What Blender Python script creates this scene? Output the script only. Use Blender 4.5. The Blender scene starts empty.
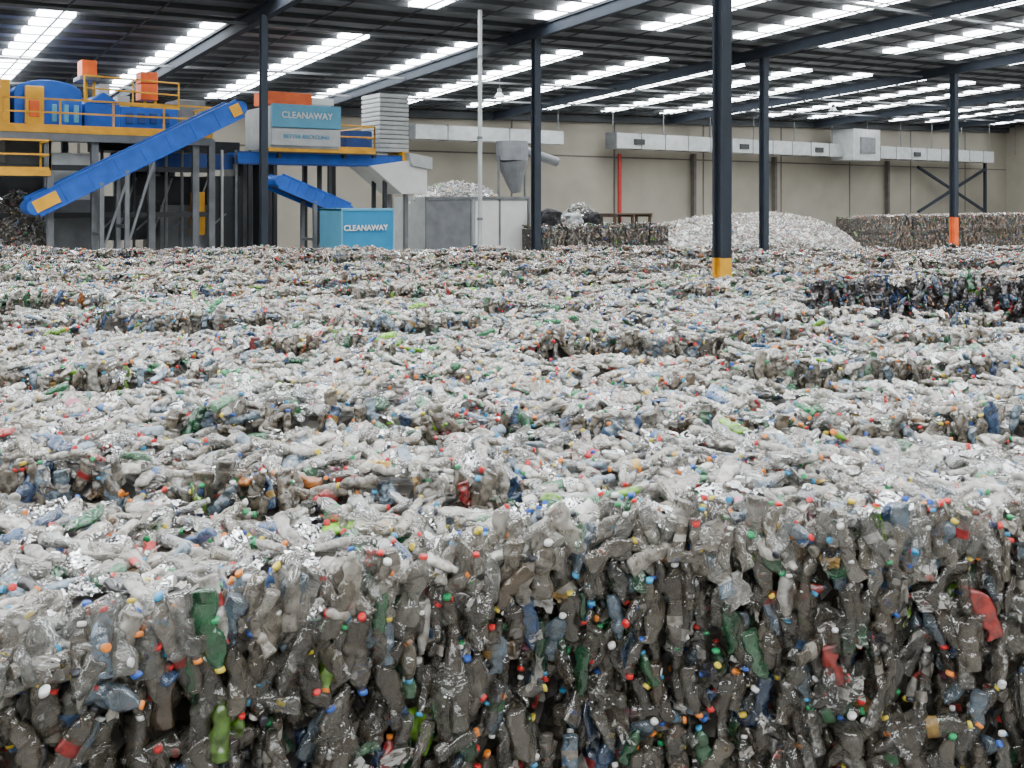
import bpy, bmesh, math, random
import numpy as np
from mathutils import Vector, Matrix, noise
random.seed(7); rng=np.random.default_rng(7)
H=3.75; F=1000.0; HOR=200.0; TH=math.radians(35)
S,C=math.sin(TH),math.cos(TH)
def U(px,v):
    a=(px-512)/F; d=v/(C-S*a); return d*(C*a+S)
def Z(px,py,v):
    a=(px-512)/F; d=v/(C-S*a); return H+(HOR-py)/F*d
def roofz(u,v): return H+8.75+0.025*u-0.062*v
# ---------------------------------------------------------------- materials
def newmat(name):
    m=bpy.data.materials.new(name); m.use_nodes=True
    nt=m.node_tree; b=nt.nodes['Principled BSDF']; return m,nt,b
def mat(name,col,rough=.5,metal=0,var=.25,scale=2.0,bump=0):
    m,nt,b=newmat(name)
    tc=nt.nodes.new('ShaderNodeTexCoord'); n=nt.nodes.new('ShaderNodeTexNoise')
    n.inputs['Scale'].default_value=scale; n.inputs['Detail'].default_value=6
    nt.links.new(tc.outputs['Object'],n.inputs['Vector'])
    r=nt.nodes.new('ShaderNodeValToRGB')
    r.color_ramp.elements[0].position=.3; r.color_ramp.elements[1].position=.7
    r.color_ramp.elements[0].color=tuple(c*(1-var) for c in col)+(1,)
    r.color_ramp.elements[1].color=tuple(min(1,c*(1+var*.5)) for c in col)+(1,)
    nt.links.new(n.outputs['Fac'],r.inputs['Fac']); nt.links.new(r.outputs['Color'],b.inputs['Base Color'])
    b.inputs['Roughness'].default_value=rough; b.inputs['Metallic'].default_value=metal
    return m
M={}
M['navy']=mat('navy_steel',(.011,.018,.030),.8)
M['yellow']=mat('yellow_paint',(.72,.36,.01),.5)
M['orange']=mat('orange_paint',(.78,.12,.012),.5)
M['blue']=mat('blue_paint',(.002,.09,.46),.6)
M['dblue']=mat('dark_blue_paint',(.004,.045,.22),.5)
M['lblue']=mat('light_blue_panel',(.09,.32,.48),.55,var=.1)
M['teal']=mat('teal_panel',(.003,.19,.38),.6,var=.1)
M['white']=mat('white_paint',(.66,.66,.64),.5,var=.08)
M['grey']=mat('grey_steel',(.16,.17,.18),.5,.3)
M['dark']=mat('dark_steel',(.018,.02,.023),.6)
M['black']=mat('black_rubber',(.015,.015,.017),.7)
M['galv']=mat('galvanised_duct',(.42,.44,.44),.45,.2,var=.18)
M['conc']=mat('concrete_wall',(.255,.235,.19),.85,var=.16,scale=.35)
M['joint']=mat('joint_dark',(.09,.08,.07),.9)
M['floor']=mat('concrete_floor',(.26,.25,.23),.7,var=.25,scale=.4)
M['roof']=mat('roof_foil',(.13,.14,.152),.65,.1,var=.35,scale=.6)
M['purlin']=mat('purlin_steel',(.035,.04,.045),.7,.0)
M['red']=mat('red_pipe',(.35,.02,.015),.5)
m,nt,b=newmat('translucent_skylight'); 
tc=nt.nodes.new('ShaderNodeTexCoord'); n=nt.nodes.new('ShaderNodeTexNoise'); n.inputs['Scale'].default_value=.5
nt.links.new(tc.outputs['Object'],n.inputs['Vector'])
r=nt.nodes.new('ShaderNodeValToRGB'); r.color_ramp.elements[0].color=(.87,.94,1,1); r.color_ramp.elements[1].color=(1,1,1,1)
nt.links.new(n.outputs['Fac'],r.inputs['Fac']); nt.links.new(r.outputs['Color'],b.inputs['Emission Color'])
b.inputs['Emission Strength'].default_value=20; M['sky']=m
# bale core
m,nt,b=newmat('compressed_bottle_core')
tc=nt.nodes.new('ShaderNodeTexCoord'); v=nt.nodes.new('ShaderNodeTexVoronoi'); v.inputs['Scale'].default_value=14
nt.links.new(tc.outputs['Object'],v.inputs['Vector'])
r=nt.nodes.new('ShaderNodeValToRGB'); cr=r.color_ramp; cr.elements[0].color=(.008,.007,.006,1); cr.elements[1].color=(.2,.185,.16,1)
e=cr.elements.new(.45); e.color=(.025,.021,.017,1); e=cr.elements.new(.75); e.color=(.065,.057,.046,1)
sp=nt.nodes.new('ShaderNodeSeparateColor'); nt.links.new(v.outputs['Color'],sp.inputs['Color'])
nt.links.new(sp.outputs['Red'],r.inputs['Fac']); nt.links.new(r.outputs['Color'],b.inputs['Base Color'])
bp=nt.nodes.new('ShaderNodeBump'); bp.inputs['Strength'].default_value=.8; bp.inputs['Distance'].default_value=.05
nt.links.new(v.outputs['Distance'],bp.inputs['Height']); nt.links.new(bp.outputs['Normal'],b.inputs['Normal'])
b.inputs['Roughness'].default_value=.5; M['core']=m
def instmat(name,attr,rough,alpha,lo,scale,bump,shine):
    """plastic coloured by the instance; clear kinds are see-through in the middle and denser at their edges"""
    m,nt,b=newmat(name); L=nt.links.new; N=nt.nodes.new
    a=N('ShaderNodeAttribute'); a.attribute_type='INSTANCER'; a.attribute_name=attr
    tc=N('ShaderNodeTexCoord'); n=N('ShaderNodeTexNoise'); n.inputs['Scale'].default_value=scale; n.inputs['Detail'].default_value=2
    L(tc.outputs['Object'],n.inputs['Vector'])
    r=N('ShaderNodeValToRGB'); r.color_ramp.elements[0].position=.36; r.color_ramp.elements[1].position=.62
    r.color_ramp.elements[0].color=(lo,lo*.95,lo*.88,1); r.color_ramp.elements[1].color=(1,1,1,1)
    mx=N('ShaderNodeMix'); mx.data_type='RGBA'; mx.blend_type='MULTIPLY'; mx.inputs[0].default_value=1
    L(n.outputs['Fac'],r.inputs['Fac']); L(a.outputs['Color'],mx.inputs[6]); L(r.outputs['Color'],mx.inputs[7])
    L(mx.outputs[2],b.inputs['Base Color']); b.inputs['Roughness'].default_value=rough; b.inputs['Specular IOR Level'].default_value=.6
    if bump:
        bp=N('ShaderNodeBump'); bp.inputs['Strength'].default_value=bump; bp.inputs['Distance'].default_value=.009
        L(n.outputs['Fac'],bp.inputs['Height']); L(bp.outputs['Normal'],b.inputs['Normal'])
    out=nt.nodes['Material Output']; last=b.outputs[0]
    if alpha:
        lw=N('ShaderNodeLayerWeight'); lw.inputs['Blend'].default_value=.35; L(bp.outputs['Normal'],lw.inputs['Normal'])
        s=N('ShaderNodeMix'); s.data_type='FLOAT'; L(lw.outputs['Facing'],s.inputs[0]); L(a.outputs['Alpha'],s.inputs[2]); s.inputs[3].default_value=1
        tr=N('ShaderNodeBsdfTransparent'); ms=N('ShaderNodeMixShader'); L(s.outputs[0],ms.inputs[0]); L(tr.outputs[0],ms.inputs[1]); L(last,ms.inputs[2]); last=ms.outputs[0]
    if shine:
        gl=N('ShaderNodeBsdfGlossy'); gl.inputs['Roughness'].default_value=.12; L(bp.outputs['Normal'],gl.inputs['Normal'])
        fr=N('ShaderNodeFresnel'); fr.inputs['IOR'].default_value=shine; L(bp.outputs['Normal'],fr.inputs['Normal'])
        m2=N('ShaderNodeMixShader'); L(fr.outputs[0],m2.inputs[0]); L(last,m2.inputs[1]); L(gl.outputs[0],m2.inputs[2]); last=m2.outputs[0]
    L(last,out.inputs['Surface'])
    return m
M['pet']=instmat('pet_plastic','bcol',.3,True,.5,26,.55,1.8)
M['peto']=instmat('pet_plastic_milky','bcol',.25,False,.28,30,.9,1.65)  # dark mottle painted into the opaque colour imitates shaded depth seen through clear plastic
M['cap']=instmat('cap_plastic','ccol',.35,False,.8,20,0,0)
M['label']=instmat('label_film','lcol',.35,False,.6,40,0,0)
# ---------------------------------------------------------------- mesh builder
class MB:
    def __init__(s,name,parent=None,loc=None):
        s.v=[];s.f=[];s.mi=[];s.m=[];s.name=name;s.parent=parent
    def mid(s,k):
        if k not in s.m: s.m.append(k)
        return s.m.index(k)
    def add(s,vs,fs,k):
        o=len(s.v); s.v+= [tuple(q) for q in vs]
        i=s.mid(k)
        for f in fs: s.f.append([o+j for j in f]); s.mi.append(i)
    BF=[(0,3,2,1),(4,5,6,7),(0,1,5,4),(1,2,6,5),(2,3,7,6),(3,0,4,7)]
    def box(s,x0,x1,y0,y1,z0,z1,k):
        s.add([(x0,y0,z0),(x1,y0,z0),(x1,y1,z0),(x0,y1,z0),(x0,y0,z1),(x1,y0,z1),(x1,y1,z1),(x0,y1,z1)],s.BF,k)
    def rbox(s,x0,x1,y0,y1,h0,h1,k):
        s.add([(x,y,roofz(x,y)+h) for h in(h0,h1) for x,y in((x0,y0),(x1,y0),(x1,y1),(x0,y1))],s.BF,k)
    def beam(s,p,q,w,h,k,up=(0,0,1)):
        p=Vector(p);q=Vector(q);d=(q-p).normalized();u=Vector(up)
        if abs(d.dot(u))>.98:u=Vector((0,1,0))
        r=d.cross(u).normalized();u2=r.cross(d)
        vs=[c+r*(a*w/2)+u2*(bb*h/2) for c in(p,q) for a,bb in((-1,-1),(1,-1),(1,1),(-1,1))]
        s.add(vs,s.BF,k)
    def cyl(s,p,q,r,k,n=12,r2=None):
        p=Vector(p);q=Vector(q);d=(q-p).normalized();u=Vector((0,0,1)) if abs(d.z)<.9 else Vector((1,0,0))
        a=d.cross(u).normalized();bb=d.cross(a); r2=r if r2 is None else r2
        vs=[p+(a*math.cos(t)+bb*math.sin(t))*r for t in[2*math.pi*i/n for i in range(n)]]+[q+(a*math.cos(t)+bb*math.sin(t))*r2 for t in[2*math.pi*i/n for i in range(n)]]
        s.add(vs,[(i,(i+1)%n,n+(i+1)%n,n+i) for i in range(n)]+[tuple(range(n))[::-1],tuple(range(n,2*n))],k)
    def prism(s,poly,y0,y1,k):
        n=len(poly)
        s.add([(x,y0,z) for x,z in poly]+[(x,y1,z) for x,z in poly],[(i,(i+1)%n,n+(i+1)%n,n+i) for i in range(n)]+[tuple(range(n))[::-1],tuple(range(n,2*n))],k)
    def rail(s,p,q,k='yellow',h=1.05,step=1.6):
        p=Vector(p);q=Vector(q);L=(q-p).length;n=max(1,int(L/step))
        for zz in(h,h*.55): s.beam(p+Vector((0,0,zz)),q+Vector((0,0,zz)),.06,.06,k)
        s.beam(p+Vector((0,0,.08)),q+Vector((0,0,.08)),.03,.15,k)
        for i in range(n+1):
            c=p+(q-p)*i/n; s.beam(c,c+Vector((0,0,h)),.06,.06,k)
    def done(s,bevel=0):
        me=bpy.data.meshes.new(s.name); me.from_pydata(s.v,[],s.f)
        for k in s.m: me.materials.append(M[k])
        me.polygons.foreach_set('material_index',s.mi)
        bm=bmesh.new();bm.from_mesh(me);bmesh.ops.recalc_face_normals(bm,faces=bm.faces);bm.to_mesh(me);bm.free()
        o=bpy.data.objects.new(s.name,me); bpy.context.scene.collection.objects.link(o)
        if s.parent: o.parent=s.parent
        if bevel:
            bv=o.modifiers.new('b','BEVEL');bv.width=bevel;bv.segments=2
        return o
def text(name,s,loc,size,k,parent):
    cu=bpy.data.curves.new(name,'FONT'); cu.body=s; cu.size=size; cu.extrude=.012; cu.offset=size*.015; cu.materials.append(M[k]); cu.align_x='CENTER'; cu.align_y='CENTER'
    o=bpy.data.objects.new(name,cu); bpy.context.scene.collection.objects.link(o)
    o.location=loc; o.rotation_euler=(math.pi/2,0,0); o.parent=parent; return o
# ---------------------------------------------------------------- room shell
X0,X1,Y0,Y1=-32,104,-26,57
b=MB('floor'); b.box(X0,X1,Y0,Y1,-.2,0,'floor'); b.done()
b=MB('ceiling'); b.rbox(X0-.5,X1+.5,Y0-.5,Y1+.5,0,.1,'roof'); b.done()
def wall(name,x0,x1,y0,y1):
    b=MB(name); vs=[(x,y,0) for x,y in((x0,y0),(x1,y0),(x1,y1),(x0,y1))]+[(x,y,roofz(x,y)) for x,y in((x0,y0),(x1,y0),(x1,y1),(x0,y1))]
    b.add(vs,MB.BF,'conc'); return b
b=wall('wall_back',X0,X1,Y1,Y1+.3)
for i in range(14):
    x=X0+6+i*9.4; b.box(x,x+.14,Y1-.02,Y1+.01,0,roofz(x,Y1)-.4,'joint')
b.box(X0,X1,Y1-.03,Y1+.01,6.9,7.0,'joint'); b.done()
wall('wall_right',X1,X1+.3,Y0,Y1).done(); wall('wall_left',X0-.3,X0,Y0,Y1).done(); wall('wall_front',X0,X1,Y0-.3,Y0).done()
# skylights
b=MB('roof_skylights')
segs=[(-22,-5),(-1,12),(17,32),(37.5,55)]
k=-7
while 12.7+5.7*k<X1-2:
    u=12.7+5.7*k
    if u>X0+2:
        for y0,y1 in segs: b.rbox(u-.6,u+.6,y0,y1,-.15,-.01,'sky')
    k+=1
b.done()
b=MB('roof_framing')
y=Y0+1
while y<Y1-.3:
    b.rbox(X0,X1,y,y+.06,-.185,-.01,'purlin'); y+=1.5
cols_u=[-13,0,12.9,U(536,33),U(764,33),U(954,33),72,90]
for u in cols_u:
    b.rbox(u-.15,u+.15,Y0+.2,Y1-.1,-.72,-.67,'navy'); b.rbox(u-.05,u+.05,Y0+.2,Y1-.1,-.7,-.2,'navy'); b.rbox(u-.15,u+.15,Y0+.2,Y1-.1,-.26,-.2,'navy')
b.rbox(X0,X1,Y1-.4,Y1-.05,-.7,-.2,'purlin')
u=X0+2
while u<X1: b.rbox(u,u+.05,Y0+1,Y1-.5,-.2,-.15,'purlin'); u+=2.85
for y in (24,35,44,50): 
    b.add([(x,y+dy,roofz(x,y)-.55+dz) for x in(X0,X1) for dy,dz in((-.05,-.05),(.05,-.05),(.05,.05),(-.05,.05))],MB.BF,'grey')
b.done()
for i,(u,v) in enumerate([(30,44),(58,44)]):
    b=MB('high_bay_lamp'); z=roofz(u,v)-1.2
    b.cyl((u,v,z+1.1),(u,v,z+.35),.02,'dark',6); b.cyl((u,v,z+.35),(u,v,z+.15),.12,'grey',12); b.cyl((u,v,z+.15),(u,v,z-.1),.12,'galv',16,.3); b.done()
# columns
def column(u,v,w,yb,base='yellow'):
    b=MB('steel_column'); zt=roofz(u,v)-.68
    for z0,z1,k in((0,yb,base),(yb,zt,'navy')) if yb else ((0,zt,'navy'),):
        b.box(u-w/2,u+w/2,v-w/2,v-w/2+.05,z0,z1,k); b.box(u-w/2,u+w/2,v+w/2-.05,v+w/2,z0,z1,k); b.box(u-.04,u+.04,v-w/2+.05,v+w/2-.05,z0,z1,k)
    b.box(u-w*.8,u+w*.8,v-w*.8,v+w*.8,0,.04,'dark'); b.done()
column(12.7,33,.23,0)
column(U(536,33),33,.30,0); column(U(764,33),33,.34,0); column(U(954,33),33,.36,2.75,'orange')
d=18.5; a=.21; cu,cv=d*(C*a+S),d*(-S*a+C)
column(cu,cv,.25,2.68)
b=MB('downpipe'); u=U(480,31); b.cyl((u,31,0),(u,31,roofz(u,31)-.3),.08,'galv'); 
for z in(3,6,9): b.cyl((u,31,z),(u,31,z+.1),.11,'grey')
b.done()
# ducts
b=MB('ventilation_duct')
def duct(u0,u1,y0,y1,z0,z1):
    b.box(u0,u1,y0,y1,z0,z1,'galv'); x=u0
    while x<=u1: b.box(x-.03,x+.03,y0-.03,y1+.02,z0-.04,z1+.04,'grey'); x+=2.4
duct(U(613,55),U(990,55),54.6,55.8,7.5,8.6)
duct(U(412,55),U(560,55),54.6,55.8,7.6,8.5)
u=U(865,54); b.box(u-2.2,u+1.6,53.6,55.9,7.2,9.9,'galv'); b.box(u-1.2,u+.8,53.5,53.6,7.8,9.2,'grey')
for i in range(14):
    x=U(560,55)+i*5; b.beam((x,55.2,8.4),(x,55.2,roofz(x,55.2)),.06,.06,'grey')
for px in(640,725,745,820,918): 
    x=U(px,54.5); b.box(x-.5,x+.5,54.5,54.6,7.8,8.2,'dark')
b.done()
b=MB('fire_pipe'); x=U(625,56); b.cyl((x,56.6,0),(x,56.6,7.2),.16,'red'); b.done()
for px in(699,780,893):
    b=MB('wall_post'); x=U(px,56); b.box(x-.13,x+.13,56.4,56.8,0,7.4,'joint'); b.box(x-.35,x+.35,56.3,56.95,0,.05,'joint'); b.done()
b=MB('wall_brace'); x0,x1=U(918,56),U(985,56)
b.beam((x0,56,6.9),(x1,56,2.6),.22,.22,'navy'); b.beam((x1,56,6.9),(x0,56,2.6),.22,.22,'navy')
b.beam((x1,56,0),(x1,56,7.6),.25,.25,'navy'); b.done()
b=MB('dust_cyclone'); x=U(512,51); b.cyl((x,51,7.4),(x,51,6.2),1.0,'grey',20); b.cyl((x,51,6.2),(x+.3,51,4.2),1.0,'grey',20,.3); b.cyl((x,51,7.1),(x+3.5,51,6.2),.3,'grey',16)
for dx in(-1,1): b.beam((x+dx,51,6.5),(x+dx,51,0),.12,.12,'grey')
b.done()
# ---------------------------------------------------------------- sorting plant
def bx(b,p0,p1,q0,q1,v0,v1,k):
    pm=(p0+p1)/2; b.box(U(p0,v0),U(p1,v0),v0,v1,Z(pm,q1,v0),Z(pm,q0,v0),k)
plant=bpy.data.objects.new('sorting_plant',None); bpy.context.scene.collection.objects.link(plant)
b=MB('platform_frame',plant)
zd=Z(110,131,38)
ul,ur=U(-120,38),U(212,38)
b.box(ul,ur,38,44,zd-.15,zd,'grey'); b.box(ul,ur,37.9,38,zd-.14,zd+.02,'yellow'); b.box(ul,ur,37.95,38.1,zd-.42,zd-.14,'grey')
b.rail((ul,38.05,zd),(ur,38.05,zd)); b.rail((ur,38.05,zd),(ur,44,zd))
for px in(-60,-10,48,95,152,196,212):
    u=U(px,38.2)
    for v in(38.3,43.5): b.box(u-.12,u+.12,v-.12,v+.12,0,zd-.15,'grey')
for z in(3.2,4.9):
    b.box(ul,ur,38.25,38.4,z-.1,z+.1,'dark'); b.box(ul,ur,43.4,43.6,z-.15,z+.15,'dark')
zl=Z(20,172,37); b.box(U(-120,37),U(46,37),36.2,38,zl-.15,zl,'grey'); b.box(U(-120,37),U(46,37),36.15,36.2,zl-.14,zl+.05,'yellow')
b.rail((U(-120,37),36.3,zl),(U(46,37),36.3,zl)); b.rail((U(46,37),36.3,zl),(U(46,37),38,zl))
b.box(U(46,37)-.1,U(46,37)+.1,36.2,36.4,0,zl,'grey')
b.done()
b=MB('blue_drum_housing',plant)
u0,u1=U(14,39.5),U(82,39.5); zt=Z(45,92,39.5); n=10
poly=[(u0,zd),(u0,zt-.1)]+[(u0+(u1-u0)*(.5-.5*math.cos(math.pi*i/n)),zt+.45*math.sin(math.pi*i/n)) for i in range(n+1)]+[(u1,zt-.1),(u1,zd)]
b.prism(poly,39.5,42.8,'blue')
b.box(U(25,39.4),U(44,39.4),39.35,39.5,zd+.05,Z(35,86,39.4),'yellow')
b.box(U(29,39.3),U(40,39.3),39.3,39.36,zd+.5,zd+1.1,'orange')
for px in(52,64,74): b.box(U(px,39.4),U(px+5,39.4),39.42,39.5,zd+.35,zd+1.0,'lblue')
b.box(U(-60,39.5),U(10,39.5),39.6,42.5,zd,zd+1.5,'dblue'); b.box(U(0,39.4),U(10,39.4),39.4,39.6,zd,zd+1.8,'yellow')
bx(b,84,120,104,131,40,42.5,'blue'); bx(b,120,178,108,131,40,42.5,'blue'); bx(b,178,206,100,131,40.2,42,'grey')
for p in(126,138,150,162): bx(b,p,p+8,113,124,39.93,39.99,'dblue')
b.prism([(U(84,40),Z(84,104,40)),(U(104,40),Z(104,92,40)),(U(120,40),Z(120,104,40))],40,42.5,'blue')
b.done(.03)
b=MB('drive_motors',plant)
for p0,p1,q0,q1 in((82,97,60,76),(141,158,72,83),(141,158,84,100)):
    bx(b,p0,p1,q0,q1,40.5,41.3,'orange')
for px,q in((86,76),(94,76),(145,99),(155,99)):
    u=U(px,40.8); b.beam((u,40.8,zd),(u,40.8,Z(px,q,40.8)),.1,.1,'yellow')
bx(b,80,100,76,80,40.3,41.5,'grey'); bx(b,99,110,84,104,40.5,41.3,'white'); bx(b,118,130,96,108,40.5,41.3,'galv')
b.rail((U(84,40.2),40.1,Z(100,104,40.2)),(U(178,40.2),40.1,Z(130,108,40.2)))
b.done(.03)
b=MB('under_platform_machinery',plant)
bx(b,52,92,153,200,39,41,'galv'); bx(b,48,95,200,262,38.8,42,'grey'); 
b.box(U(-80,40),U(48,40),40,43,0,zl+.4,'dark'); bx(b,5,45,140,168,40,42,'grey')
bx(b,100,150,196,240,40.5,42.5,'dark'); bx(b,160,235,205,262,40,42.5,'grey'); bx(b,128,195,176,205,41,42.5,'dark'); 
bx(b,198,205,192,235,39,40,'yellow'); bx(b,215,240,176,262,39.4,42.2,'dark')
for px in(102,118,134,150,166,182,222,236,250):
    u=U(px,39.3); b.beam((u,39.3,0),(u,39.3,Z(px,150,39.3)),.1,.1,random.choice(['grey','dark','galv']))
for i in range(7):
    p=100+i*18; b.beam((U(p,39.3),39.3,2.6),(U(p+18,39.3),39.3,4.6 if i%2 else 3.2),.07,.07,'grey')
bx(b,240,262,160,262,41,43,'grey'); bx(b,262,275,150,262,40,43,'dark')
bx(b,100,240,140,152,41,43.2,'dark')
b.done(.02)
b=MB('transfer_conveyor',plant)
u0,u1=U(120,39.2),U(402,39.2); z=Z(320,160,39.2)
b.box(U(238,39),u1,39,39.1,z-.22,z+.25,'blue'); b.box(U(238,39),u1,40.2,40.3,z-.22,z+.25,'blue'); b.box(U(238,39),u1,39.1,40.2,z,z+.05,'black')
b.box(u0,U(238,39),39.6,39.7,z-.45,z+.15,'dblue'); b.box(u0,U(238,39),40.6,40.7,z-.45,z+.15,'dblue'); b.box(u0,U(238,39),39.7,40.6,z-.1,z-.05,'black')
b.box(U(238,39),u1,38.97,39,z-.25,z-.19,'dblue'); b.box(U(238,39),u1,38.97,39,z+.21,z+.27,'dblue')
for px in(250,275,330,385): u=U(px,39.1); b.box(u-.08,u+.08,39.05,39.2,0,z,'dark'); b.box(u-.08,u+.08,40.1,40.25,0,z,'dark')
b.box(U(402,39),U(408,39),38.95,40.35,z-.2,z+.45,'yellow')
b.done()
b=MB('sign_cabin',plant)
zs=Z(320,150,38.5); us0,us1=U(271,38),U(378,38)
b.box(us0,us1,38.3,43,zs-.15,zs,'grey'); b.box(us0,us1,38.2,38.3,zs-.12,zs+.05,'yellow')
b.rail((U(342,38),38.3,zs),(us1,38.3,zs)); b.rail((us1,38.3,zs),(us1,43,zs))
ua,ub=U(272,38),U(341,38)
b.box(ua,ub,38.0,38.15,Z(306,128,38),Z(306,105,38),'lblue'); b.box(ua,ub,38.05,38.2,Z(306,146,38),Z(306,129,38),'galv')
b.box(ua,ub,38.2,41,zs,Z(306,107,38),'galv'); b.box(U(346,39),U(372,39),39,41.5,zs,zs+.9,'dblue')
b.box(ua,U(318,38),38.6,40,Z(295,104,38),Z(295,91,38),'orange')
b.box(U(318,38),U(340,38),38.6,40,Z(330,104,38),Z(330,97,38),'white')
for px in(280,345,375): 
    u=U(px,38.5); b.box(u-.1,u+.1,42.6,42.8,0,zs,'dark'); b.box(u-.08,u+.08,38.5,38.7,Z(px,158,38.5),zs,'dark')
b.done(.02)
text('sign_text','CLEANAWAY',((ua+ub)/2,37.97,Z(306,116,38)),.36,'white',plant)
text('sign_subtext','BETTER RECYCLING',((ua+ub)/2,38.03,Z(306,137,38)),.22,'lblue',plant)
b=MB('discharge_chute',plant)
u0,u1=U(382,39),U(411,39); zt=Z(396,93,39); zb=Z(396,152,39); n=13
for i in range(n):
    z0=zb+(zt-zb)*i/n; z1=zb+(zt-zb)*(i+.8)/n; b.box(u0,u1,39.2,41,z0,z1,'galv'); b.box(u0+.03,u1-.03,39.23,40.95,z1,zb+(zt-zb)*(i+1)/n,'grey')
P=lambda px,py,v=39:(U(px,v),Z(px,py,v))
b.prism([P(368,166),P(425,158),P(425,194),P(400,194)],38.8,40.8,'white')
b.prism([P(404,153),P(428,158),P(428,170),P(408,166)],38.6,41,'galv')
for px in(405,423): u=U(px,39); b.box(u-.1,u+.1,40.5,40.7,0,Z(px,190,39),'grey')
b.done(.02)
def incl(name,p,q,v,w,th,k,ends='yellow',legs=()):
    e=MB(name,plant); (x0,z0),(x1,z1)=p,q
    dx,dz=x1-x0,z1-z0;L=math.hypot(dx,dz);nx,nz=-dz/L,dx/L
    def rect(s0,s1,n0,n1,y0,y1,k):
        e.prism([(x0+dx*s+nx*n,z0+dz*s+nz*n) for s,n in((s0,n0),(s1,n0),(s1,n1),(s0,n1))],y0,y1,k)
    for y in(v,v+w): rect(0,1,-th/2,th/2,y-.05,y+.05,k)
    for y in(v-.06,v+w+.06):
        rect(0,1,th/2-.05,th/2,y-.03,y+.03,k); rect(0,1,-th/2,-th/2+.05,y-.03,y+.03,k)
        for i in range(1,8): rect(i/8-.002,i/8+.002,-th/2,th/2,y-.01,y+.01,k)
    rect(0,1,th*.1,th*.18,v+.05,v+w-.05,'black'); rect(0,1,-th*.3,-th*.25,v+.05,v+w-.05,'black')
    if ends: rect(-.005,.10,-th*.28,th*.28,v-.1,v-.06,ends) ; rect(.95,1.0,-th*.3,th*.3,v-.1,v-.06,ends)
    for s in(0,1):
        c=(x0+dx*s,z0+dz*s); e.cyl((c[0],v-.08,c[1]),(c[0],v+w+.08,c[1]),th*.36,k,16)
    for s in legs:
        x,z=x0+dx*s,z0+dz*s-th/2
        for y in(v,v+w): e.box(x-.07,x+.07,y-.07,y+.07,0,z+.1,'grey')
        e.box(x-.05,x+.05,v,v+w,z*.6,z*.6+.1,'grey')
        e.beam((x,v,z*.45),(x+.9,v,z+dz/L*.9),.08,.08,'grey')
    return e.done()
incl('inclined_conveyor',(U(33,36),Z(33,207,36)),(U(236,36),Z(236,109,36)),35.6,1.2,.72,'blue',legs=(.3,.42))
incl('feed_conveyor',(U(278,36.4),Z(278,181,36.4)),(U(346,36.4),Z(346,210,36.4)),36.2,1.2,.6,'blue',None,legs=(.5,))
b=MB('sign_container'); u0,u1=U(342,33),U(393,33); zt=Z(367,209,33)
b.box(u0,u1,33,34.8,0,zt,'teal')
for i in range(12):
    x=u0+(u1-u0)*(i+.5)/12; b.box(x-.03,x+.03,34.8,34.85,.1,zt-.1,'teal')
b.box(u0-.04,u1+.04,32.96,34.84,zt-.06,zt+.02,'lblue'); b.box(u0-.04,u0+.02,32.97,34.84,0,zt,'lblue'); b.box(u1-.02,u1+.04,32.97,34.84,0,zt,'lblue')
o=b.done(); text('container_text','CLEANAWAY',((u0+u1)/2-.1,32.95,Z(367,228,33)),.29,'white',o)
# ---------------------------------------------------------------- bottle prototypes
proto=bpy.data.collections.new('crushed_bottle_kinds')
def lathe_obj(name,prof,seg,mats,slots,squash,crump,bend,seed,neck):
    r=random.Random(seed); vs=[];fs=[];mi=[]
    L=prof[-1][0]; off=Vector((seed*3.1,seed*1.7,0)); ph=r.uniform(0,6.28)
    dents=[(r.uniform(.08,.7)*L,r.uniform(0,6.28),r.uniform(.4,.9)) for _ in range(4)]
    for z,rad in prof:
        t=min(1,max(0,(neck-z)/(.25*L)+.05)) if z<neck else 0.05
        sq=1-(1-squash)*min(1,t*1.3)*(0.75+.25*math.sin(z/L*6+ph))
        for j in range(seg):
            a=2*math.pi*j/seg; rr=rad
            for dz,da,dp in dents:
                w=math.exp(-((z-dz)/(.09*L))**2)*max(0,math.cos(a-da))**2; rr*=1-dp*w*.8*min(1,t*2)
            p=Vector((rr*math.cos(a)*(1+(1-squash)*.3*t),rr*math.sin(a)*sq,z))
            nv=noise.noise_vector((p+off)*22)*crump+Vector([abs(q)-.3 for q in noise.noise_vector((p+off)*55)])*crump*.7
            p+=nv*min(1,t*2)
            p.x+=bend*(z-.1)**2/L; 
            vs.append((p.x,p.y,p.z-L/2))
    nr=len(prof)
    for i in range(nr-1):
        for j in range(seg):
            fs.append((i*seg+j,i*seg+(j+1)%seg,(i+1)*seg+(j+1)%seg,(i+1)*seg+j)); mi.append(slots[i])
    fs.append(tuple(range(seg))[::-1]); mi.append(slots[0]); fs.append(tuple((nr-1)*seg+j for j in range(seg))); mi.append(slots[-1])
    me=bpy.data.meshes.new(name); me.from_pydata(vs,[],fs)
    for k in mats: me.materials.append(M[k])
    me.polygons.foreach_set('material_index',mi); me.polygons.foreach_set('use_smooth',[True]*len(fs))
    o=bpy.data.objects.new(name,me); proto.objects.link(o)
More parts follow.
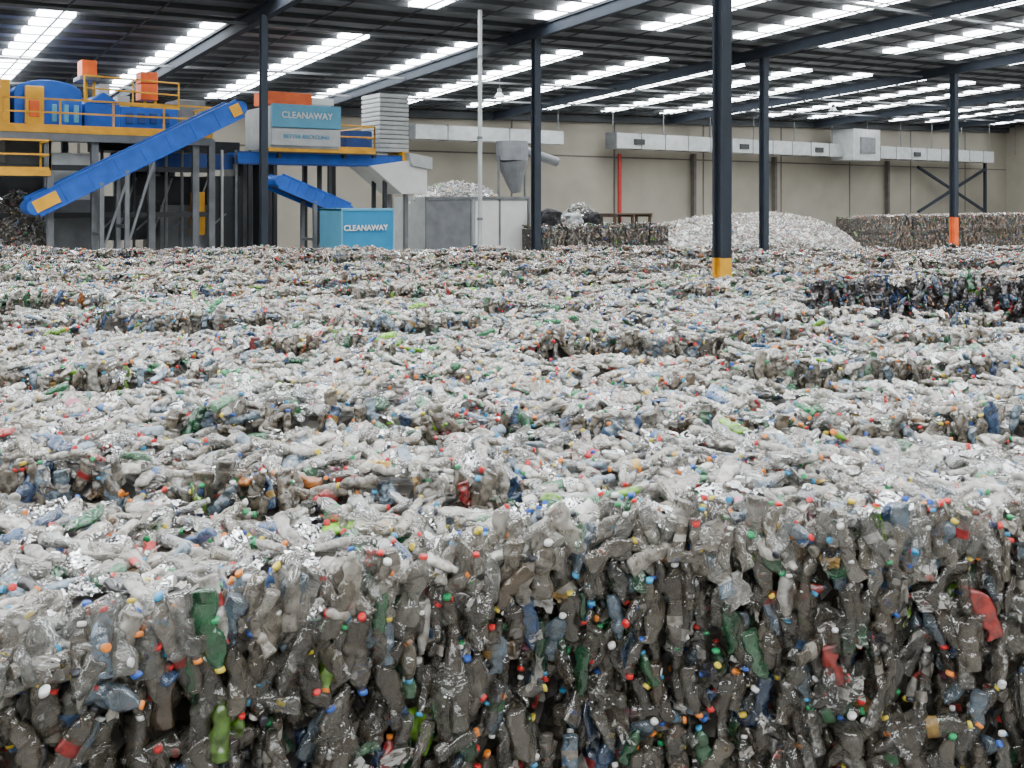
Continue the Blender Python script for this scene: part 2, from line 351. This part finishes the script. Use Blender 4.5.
def bottle(idx,L,R,label,squash,crump,bend,cap=True):
    nk=L*.87; prof=[(0,R*.7),(.004,R*.95),(.012,R)]; slots=[0,0]
    n=26
    for i in range(1,n+1):
        z=.012+(L*.62-.012)*i/n; waist=1-.10*math.exp(-((i/n-.45)/.12)**2) if not label else 1
        rr=R*waist*(1+(.045*math.cos(i*math.pi) if i/n<.4 or i/n>.75 else 0)); prof.append((z,rr)); slots.append(2 if label and .4<i/n<.72 else 0)
    for i in range(1,9):
        t=i/8; prof.append((L*.62+(nk-L*.62)*t,.0135+(R-.0135)*math.cos(t*math.pi/2)**.9 if t<1 else .0135)); slots.append(0)
    prof.append((nk+.002,.017)); slots.append(0)
    prof.append((nk+.006,.0125)); slots.append(0)
    if cap:
        prof+= [(nk+.007,.0165),(nk+.021,.0165),(nk+.0225,.012)]; slots+=[1,1,1]
    else:
        prof+=[(nk+.018,.0125)]; slots+=[0]
    slots.append(slots[-1])
    lathe_obj('k%02d_bottle'%idx,prof,20,['pet','cap','label'],slots,squash,crump,bend,idx+1,nk)
specs=[(.23,.033,0,.6,.003,.2),(.22,.032,1,.5,.004,-.3),(.27,.041,0,.5,.005,.2),(.28,.042,1,.6,.004,.1),(.29,.045,0,.5,.006,.2),
(.21,.033,0,.9,.0015,.0),(.24,.035,0,.45,.005,.4),(.19,.034,0,.75,.003,.2),(.26,.04,0,.42,.006,-.4),(.18,.030,0,.7,.003,.1),(.29,.044,0,.45,.007,.2),(.24,.038,0,.65,.007,-.2)]
for i,s in enumerate(specs): bottle(i,*s,cap=(i%3!=2))
def film(idx,size):
    n=9; vs=[];fs=[]; off=Vector((idx*5.3,2,1))
    for i in range(n):
        for j in range(n):
            x=(i/(n-1)-.5)*size;y=(j/(n-1)-.5)*size*.7; p=Vector((x,y,0)); q=noise.noise_vector((p+off)*14)*.04+noise.noise_vector((p+off)*40)*.016
            vs.append((x+q.x,q.z*.8,y+q.y))
    for i in range(n-1):
        for j in range(n-1): fs.append((i*n+j,(i+1)*n+j,(i+1)*n+j+1,i*n+j+1))
    me=bpy.data.meshes.new('f'); me.from_pydata(vs,[],fs); me.materials.append(M['pet'])
    o=bpy.data.objects.new('k%02d_film'%idx,me); proto.objects.link(o)
film(12,.13);film(13,.10);film(14,.15)
n=6;vs=[];fs=[]
for i in range(n):
    for j in range(n):
        q=noise.noise_vector(Vector((i*.5,j*.5,3)))*.02; vs.append(((i/5-.5)*.08+q.x,q.y*1.3,(j/5-.5)*.045+q.z))
for i in range(n-1):
    for j in range(n-1): fs.append((i*n+j,(i+1)*n+j,(i+1)*n+j+1,i*n+j+1))
me=bpy.data.meshes.new('l'); me.from_pydata(vs,[],fs); me.materials.append(M['label']); proto.objects.link(bpy.data.objects.new('k15_label',me))
lathe_obj('k16_cap',[(0,.012),(.001,.017),(.016,.017),(.018,.014)],16,['cap'],[0,0,0,0],1,0,0,40,-1)
NK=17
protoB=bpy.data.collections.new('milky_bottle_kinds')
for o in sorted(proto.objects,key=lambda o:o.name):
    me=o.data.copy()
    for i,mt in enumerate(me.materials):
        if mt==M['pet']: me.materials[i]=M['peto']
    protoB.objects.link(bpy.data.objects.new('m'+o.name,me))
# ---------------------------------------------------------------- scatter group
def make_ng(coll):
    ng=bpy.data.node_groups.new('bottle_scatter','GeometryNodeTree')
    ng.interface.new_socket('Geometry',in_out='INPUT',socket_type='NodeSocketGeometry'); ng.interface.new_socket('Geometry',in_out='OUTPUT',socket_type='NodeSocketGeometry')
    N=ng.nodes.new; gi=N('NodeGroupInput');go=N('NodeGroupOutput');ip=N('GeometryNodeInstanceOnPoints');ci=N('GeometryNodeCollectionInfo')
    ci.inputs['Collection'].default_value=coll; ci.inputs['Separate Children'].default_value=True; ci.inputs['Reset Children'].default_value=True
    def na(nm,t):
        q=N('GeometryNodeInputNamedAttribute'); q.data_type=t; q.inputs['Name'].default_value=nm; return q.outputs['Attribute']
    l=ng.links.new
    l(gi.outputs[0],ip.inputs['Points']); l(ci.outputs[0],ip.inputs['Instance']); ip.inputs['Pick Instance'].default_value=True
    l(na('vi','INT'),ip.inputs['Instance Index'])
    er=N('FunctionNodeEulerToRotation'); l(na('rot','FLOAT_VECTOR'),er.inputs[0]); l(er.outputs[0],ip.inputs['Rotation'])
    l(na('scl','FLOAT'),ip.inputs['Scale']); l(ip.outputs[0],go.inputs[0])
    return ng
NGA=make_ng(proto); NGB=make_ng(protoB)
CLEAR=[(.88,.88,.85,.32),(.74,.73,.70,.22),(.95,.94,.91,.52),(.58,.54,.47,.36),(.80,.86,.90,.20)]
COLS=[(.38,.56,.76,.55),(.08,.20,.48,.65),(.02,.22,.08,.75),(.16,.46,.25,.6),(.33,.82,.03,1),(.88,.88,.86,1),(.34,.23,.13,.7),(.70,.05,.04,1),(.85,.28,.04,1),(.05,.05,.06,.9)]
CW=[.34,.13,.15,.12,.04,.12,.06,.015,.012,.02]; CW=np.array(CW)/sum(CW)
CAPS=[(.7,.03,.03),(.03,.12,.55),(.8,.8,.8),(.02,.35,.12),(.85,.25,.03),(.8,.8,.8),(.75,.6,.05),(.05,.35,.65),(.75,.03,.03),(.02,.02,.03)]
LAB=[(.8,.8,.78),(.65,.05,.05),(.08,.2,.5),(.75,.50,.15),(.12,.42,.2),(.7,.72,.75),(.6,.2,.35),(.05,.05,.06)]
def scatter(name,parent,P,R,tint=(1,1,1),pcol=.2,scale=(.75,1.0),white=0,ng=None,capw=1.0,filmw=.9,lo=.55):
    n=len(P); me=bpy.data.meshes.new(name); me.from_pydata([tuple(p) for p in P],[],[])
    w=np.ones(NK); w[12:15]=filmw; w[15]=.9; w[16]=capw; w[[1,3]]=.7
    vi=rng.choice(NK,n,p=w/w.sum())
    c=np.array(CLEAR)[rng.integers(0,len(CLEAR),n)]; k=rng.random(n)<pcol; c[k]=np.array(COLS)[rng.choice(len(COLS),k.sum(),p=CW)]
    if white: k=rng.random(n)<white; c[k]=(.9,.9,.88,1)
    tt=np.array(tint); t2=np.where(k[:,None],(1+2*tt)/3,tt) if not white else tt
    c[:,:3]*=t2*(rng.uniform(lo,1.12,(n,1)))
    cc=np.ones((n,4)); cc[:,:3]=np.array(CAPS)[rng.integers(0,len(CAPS),n)]
    lc=np.ones((n,4)); lc[:,:3]=np.array(LAB)[rng.choice(len(LAB),n,p=[.32,.12,.11,.09,.09,.20,.04,.03])]*((.4+1.6*np.array(tint))/2)
    def at(nm,t,arr,f):
        q=me.attributes.new(nm,t,'POINT'); q.data.foreach_set(f,np.ascontiguousarray(arr).ravel())
    at('vi','INT',vi.astype(np.int32),'value'); at('rot','FLOAT_VECTOR',np.array(R,dtype=np.float32),'vector')
    at('scl','FLOAT',rng.uniform(*scale,n).astype(np.float32),'value')
    at('bcol','FLOAT_COLOR',np.clip(c,0,1).astype(np.float32),'color'); at('ccol','FLOAT_COLOR',cc.astype(np.float32),'color'); at('lcol','FLOAT_COLOR',lc.astype(np.float32),'color')
    o=bpy.data.objects.new(name,me); bpy.context.scene.collection.objects.link(o); o.parent=parent
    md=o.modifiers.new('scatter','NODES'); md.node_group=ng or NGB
    return o
def rot_top(n,j=.3):
    return np.stack([math.pi/2+rng.normal(0,j,n),rng.normal(0,j,n),rng.uniform(0,6.283,n)],1)
def rot_front(n,yaw=0):
    return np.stack([rng.normal(0,.2,n)+np.where(rng.random(n)<.4,math.pi,0),rng.normal(0,.33,n)+np.where(rng.random(n)<.12,1.3,0),yaw+rng.normal(0,.6,n)],1)
# ---------------------------------------------------------------- bale field (own frame rotated)
def wob(x,s,amp): return amp*(np.sin(x*1.3+s)+.6*np.sin(x*2.9+s*2.3)+.4*np.sin(x*6.1+s*.7))/1.4
def fe(x):
    return np.where(x<.15,3.95+.66*(x-.15),4.05+.02*(x-.15)+wob(x,5,.04))+wob(x*2,1,.03)
BD=[4.85,6.1,7.7,9.4,11.2,13,14.8,16.7,18.6,20.5,22.4,24.4,26]
def bdy(i,x):
    bb=BD[i]+wob(x,i*1.7,.12+.008*i)
    if i==0: bb=np.where(x>.1,3.9,bb)
    return bb
def h1(i,j):
    q=np.sin(i*12.9898+j*78.233+3.1)*43758.5453; return q-np.floor(q)
TOP=2.38
def topz(x,d):
    x=np.asarray(x,float);d=np.asarray(d,float)
    r=np.zeros(x.shape,int); fr=np.full(x.shape,3.4)+0*x; bk=np.full(x.shape,99.)
    for i in range(len(BD)):
        bb=bdy(i,x); m_=d>=bb; r[m_]=i+1; fr[m_]=bb[m_]
        m2=(~m_)&(bk>90); bk[m2]=bb[m2]
    z=TOP+.05-.05*np.clip(d-fr,0,1.9)
    q=(x+.37*r+.12*np.sin(d*2.1+r))/1.5; ci_=np.floor(q); fx=(q-ci_)*1.5
    z=z+(h1(r,ci_)-.5)*.16
    g=np.minimum(fx,1.5-fx); z=z-.12*np.exp(-(g/.07)**2)*(h1(ci_,r+5)>.3)
    z=z-.13*np.exp(-((bk-d)/.10)**2)
    z=z+.02*np.sin(x*3.1+d*2)+.018*np.sin(x*7.3-d*4.1)
    return z
def inaisle(x,d): return (x>.29*d)&(d>11.4)&(d<17.0)
xs=np.arange(-20,20.01,.1)
stack=MB('bottle_bale_field')
sd=np.concatenate([np.arange(0,8,.08),np.arange(8,24,.2)])
V=[];nx=len(xs)
for s in sd:
    f0=fe(xs) ; d=f0+s*(27.5-f0)/24+.1
    z=topz(xs,d)-.08; z=np.where(inaisle(xs,d),.02,z)
    V+= list(zip(xs,d,z))
V0=list(zip(xs,fe(xs)+.12,np.zeros(nx)+.01)); Vb=list(zip(xs,np.full(nx,27.55),np.zeros(nx)+.01))
allv=V0+V+Vb; nr=len(sd)+2
fs=[(i*nx+j,i*nx+j+1,(i+1)*nx+j+1,(i+1)*nx+j) for i in range(nr-1) for j in range(nx-1)]
stack.add(allv,fs,'core'); so=stack.done(); so.rotation_euler=(0,0,-TH)
for o in list(proto.objects)+list(protoB.objects): o.parent=so
def region(d0,d1,dens):
    W=.62*d1+1.5; n=int(2*W*(d1-d0)*dens); x=rng.uniform(-W,W,n); d=rng.uniform(d0,d1,n)
    k=(np.abs(x)<.62*d+1.5)&(d>fe(x)-.02)&~inaisle(x,d)&(np.hypot(x-.21*18.5,d-18.5)>.35)
    x=x[k];d=d[k]; z=topz(x,d)+rng.uniform(-.08,.03,len(x)); return np.stack([x,d,z],1)
P1=region(1.5,6.5,240); P2=np.concatenate([region(6.5,10,190),region(10,15,135)]); P3=region(15,19,90); P4=region(19,27.5,60)
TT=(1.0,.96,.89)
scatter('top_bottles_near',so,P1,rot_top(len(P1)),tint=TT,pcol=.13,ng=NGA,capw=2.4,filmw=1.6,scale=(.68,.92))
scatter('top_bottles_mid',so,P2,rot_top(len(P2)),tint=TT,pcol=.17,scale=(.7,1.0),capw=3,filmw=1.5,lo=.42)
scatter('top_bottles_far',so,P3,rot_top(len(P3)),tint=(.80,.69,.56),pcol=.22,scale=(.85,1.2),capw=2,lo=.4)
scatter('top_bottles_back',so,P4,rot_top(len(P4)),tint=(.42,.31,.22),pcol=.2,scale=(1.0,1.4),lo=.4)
# whole bright bottles lying on top
n=60; x=rng.uniform(-9,9,n); d=rng.uniform(5.5,19,n); k=(np.abs(x)<.55*d)&~inaisle(x,d); x=x[k];d=d[k]
Pz=np.stack([x,d,topz(x,d)+.06],1); oc,ow=COLS,CW; COLS=[(.33,.82,.03,1),(.02,.30,.10,1),(.10,.50,.22,.9),(.08,.20,.50,.9)]; CW=np.array([.35,.3,.25,.1])
scatter('bright_bottles',so,Pz,rot_top(len(Pz),.3),pcol=1.0,scale=(.9,1.2),capw=.01,filmw=.5); COLS,CW=oc,ow
# step faces; dark tint paints the shaded bands between rows
L=[]
for i,bd in enumerate(BD):
    W=.6*bd+1; n=int(2*W*(44 if bd<10 else 28)); x=rng.uniform(-W,W,n); b0=bdy(i,x); d=b0+rng.uniform(-.05,.03,n)
    z=topz(x,d+.1)-rng.uniform(.02,.2,n); k=~inaisle(x,d)&(d>fe(x)); 
    if i==0: k&=(x<.1)
    L.append(np.stack([x,d,z],1)[k])
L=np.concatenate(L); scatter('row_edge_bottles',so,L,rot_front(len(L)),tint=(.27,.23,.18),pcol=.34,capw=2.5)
# front face; dark tints put its shade into the bottle colour
n=7600; x=rng.uniform(-4.2,4.6,n); z=TOP+.05-2.38*rng.random(n)**1.5
d=fe(x)+rng.uniform(-.06,.12,n); P=np.stack([x,d,z],1)
yaw=np.where(x<.15,math.atan(.66),0)
top=z>TOP-.1+rng.uniform(-.05,.05,n); R=rot_front(n,yaw)
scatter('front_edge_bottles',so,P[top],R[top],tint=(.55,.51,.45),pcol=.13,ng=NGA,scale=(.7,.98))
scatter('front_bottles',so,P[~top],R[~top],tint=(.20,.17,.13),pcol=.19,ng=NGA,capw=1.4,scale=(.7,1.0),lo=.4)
# aisle face
n=1600; x=rng.uniform(4.6,16,n); P=np.stack([x,16.95+rng.uniform(-.1,.05,n),rng.uniform(.8,2.42,n)],1)
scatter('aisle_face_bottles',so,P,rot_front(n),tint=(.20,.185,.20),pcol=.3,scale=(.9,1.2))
# ---------------------------------------------------------------- distant stacks
def bale_stack(name,u0,u1,v0,v1,h,tint,white=0,dens=28,pcol=.2,sc=(1.1,1.7)):
    b=MB(name); nx=int((u1-u0)/1.5)+1
    rr=random.Random(int(u0*10))
    P=[];R=[]
    for i in range(nx):
        xa=u0+i*(u1-u0)/nx+.03; xb=u0+(i+1)*(u1-u0)/nx-.03
        for lv in range(max(1,round(h/1.2))):
            hh=h/max(1,round(h/1.2)); dy=rr.uniform(-.12,.12); hz=rr.uniform(-.1,.06) if lv else 0
            b.box(xa,xb,v0+dy,v1+dy,lv*hh+.01,(lv+1)*hh-.03+hz,'core')
            n=int((xb-xa)*hh*dens); P.append(np.stack([rng.uniform(xa,xb,n),v0+dy+rng.uniform(-.08,.03,n),rng.uniform(lv*hh+.1,(lv+1)*hh+hz,n)],1)); R.append(rot_front(n))
            n=int((v1-v0)*hh*dens*.6); P.append(np.stack([xa+rng.uniform(-.0,.05,n),rng.uniform(v0,v1,n),rng.uniform(lv*hh+.1,(lv+1)*hh+hz,n)],1)); R.append(rot_front(n,math.pi/2))
        n=int((xb-xa)*(v1-v0)*dens); P.append(np.stack([rng.uniform(xa,xb,n),rng.uniform(v0,v1,n),h+rng.uniform(-.08,.12,n)],1)); R.append(rot_top(n))
    o=b.done(); P=np.concatenate(P);R=np.concatenate(R)
    scatter('bottles',o,P,R,tint=tint,white=white,pcol=pcol,scale=sc)
bale_stack('bale_stack',U(532,40),U(655,40),39,40.8,2.4,(.32,.26,.20))
bale_stack('bale_stack',U(866,46),U(1060,46),44,47,2.5,(.34,.23,.155))
bale_stack('bale_stack',U(866,50),U(1060,50),50,53,2.2,(.42,.33,.25),dens=18)
bale_stack('bale_stack',U(655,36),U(800,36),35,37,1.25,(.42,.34,.27))
# loose mounds
def mound(name,cx,cy,rx,ry,h,base,tint,white,n,pcol=.05,m='core',pw=2.6,parent=None):
    b=MB(name,parent); g=28; vs=[];fs=[]
    def hz(x,y):
        r=math.hypot(x,y); return base+h*max(0,1-r**pw)*(1+.10*math.sin(x*5+y*3)+.06*math.sin(y*9+x*4))
    for i in range(g+1):
        for j in range(g+1):
            x=-1+2*i/g;y=-1+2*j/g; vs.append((cx+x*rx,cy+y*ry,hz(x,y)))
    for i in range(g):
        for j in range(g): fs.append((i*(g+1)+j,(i+1)*(g+1)+j,(i+1)*(g+1)+j+1,i*(g+1)+j+1))
    b.add(vs,fs,m); o=b.done()
    P=[]
    while len(P)<n:
        x,y=random.uniform(-1,1),random.uniform(-1,1)
        if math.hypot(x,y)<1: P.append((cx+x*rx,cy+y*ry,hz(x,y)+random.uniform(-.03,.1)))
    scatter('bottles',o,np.array(P),rot_top(n,.7),tint=tint,white=white,pcol=pcol,scale=(1.2,1.9))
    return o
mound('loose_bottle_pile',52.0,47.2,11.5,5.6,2.35,.02,(.74,.70,.64),.75,8500,m='white',pw=4)
mound('loose_bottle_pile',U(578,45.3),45.3,2.6,2.4,3.1,.02,(.8,.8,.8),.4,1300,pw=2)
mound('infeed_heap',U(8,38.6),38.4,2.0,1.2,3.6,.02,(.35,.34,.33),0,500,pcol=.1,pw=2,parent=plant)
# steel skip
b=MB('steel_skip'); u0,u1=U(426,41),U(528,41); zt=Z(477,197,41)
b.box(u0,u1,41,41.12,.05,zt,'galv'); b.box(u0,u1,44,44.12,.05,zt,'galv'); b.box(u0,u0+.12,41.12,44,.05,zt,'galv'); b.box(u1-.12,u1,41.12,44,.05,zt,'galv'); b.box(u0,u1,41,44.1,.01,.1,'grey')
for f in(0,.42,.7,1): x=u0+(u1-u0)*f; b.box(x-.05,x+.05,40.9,41,.05,zt,'grey')
b.box(u0-.05,u1+.05,40.88,41,zt-.12,zt+.02,'grey')
b.box(u0,u0+(u1-u0)*.42,40.93,41,.05,zt-.15,'grey'); b.box(u0+(u1-u0)*.46,u1-.1,40.93,41,.05,zt-.2,'white')
o=b.done(); mound('loose_bottle_heap',(u0+u1)/2-.5,42.4,(u1-u0)/2-.5,1.3,.75,zt-.2,(.9,.9,.88),.8,600,m='white',parent=o)
# bulk bags + timber pallet
def bag(px,v,s,zb,k='black'):
    b=MB('bulk_bag'); n=10; vs=[];fs=[]
    u=U(px,v)
    for i in range(n+1):
        t=i/n; w=s*(.85+.2*math.sin(t*math.pi))*(1 if t<.85 else 1-.5*(t-.85)/.15)
        for j in range(16):
            a=2*math.pi*j/16; q=noise.noise(Vector((math.cos(a)*2,math.sin(a)*2,t*3+px)))*.2
            rr=(w*.5+q)/max(abs(math.cos(a)),abs(math.sin(a)))**.5; vs.append((u+rr*math.cos(a),v+rr*math.sin(a)*.7,zb+t*s*.8))
    for i in range(n):
        for j in range(16): fs.append((i*16+j,i*16+(j+1)%16,(i+1)*16+(j+1)%16,(i+1)*16+j))
    fs.append(tuple(n*16+j for j in range(16))); fs.append(tuple(range(16))[::-1]); b.add(vs,fs,k); b.done()
bag(550,40,1.1,2.45); bag(573,40.1,.8,2.45,'galv'); bag(592,40,.9,2.45)
b=MB('timber_pallet'); M['wood']=mat('weathered_timber',(.08,.05,.03),.8)
u0,u1=U(612,39.4),U(650,39.4)
for i in range(6): b.box(u0,u1,39.2+i*.22,39.35+i*.22,2.98,3.05,'wood')
for x in(u0+.1,(u0+u1)/2,u1-.1): b.box(x-.07,x+.07,39.2,40.5,2.86,2.98,'wood'); b.box(x-.06,x+.06,39.25,39.37,2.45,2.88,'wood'); b.box(x-.06,x+.06,40.3,40.42,2.45,2.88,'wood')
b.done()
# ---------------------------------------------------------------- world / camera
w=bpy.data.worlds.new('w'); bpy.context.scene.world=w; w.use_nodes=True; w.node_tree.nodes['Background'].inputs[0].default_value=(.8,.9,1,1); w.node_tree.nodes['Background'].inputs[1].default_value=.8
cam=bpy.data.cameras.new('camera'); co=bpy.data.objects.new('camera',cam); bpy.context.scene.collection.objects.link(co)
co.location=(0,0,H); co.rotation_euler=(math.pi/2,0,-TH); cam.sensor_width=36; cam.lens=36*F/1024; cam.shift_y=-(384-HOR)/1024; cam.clip_end=300; cam.clip_start=.05
bpy.context.scene.camera=co
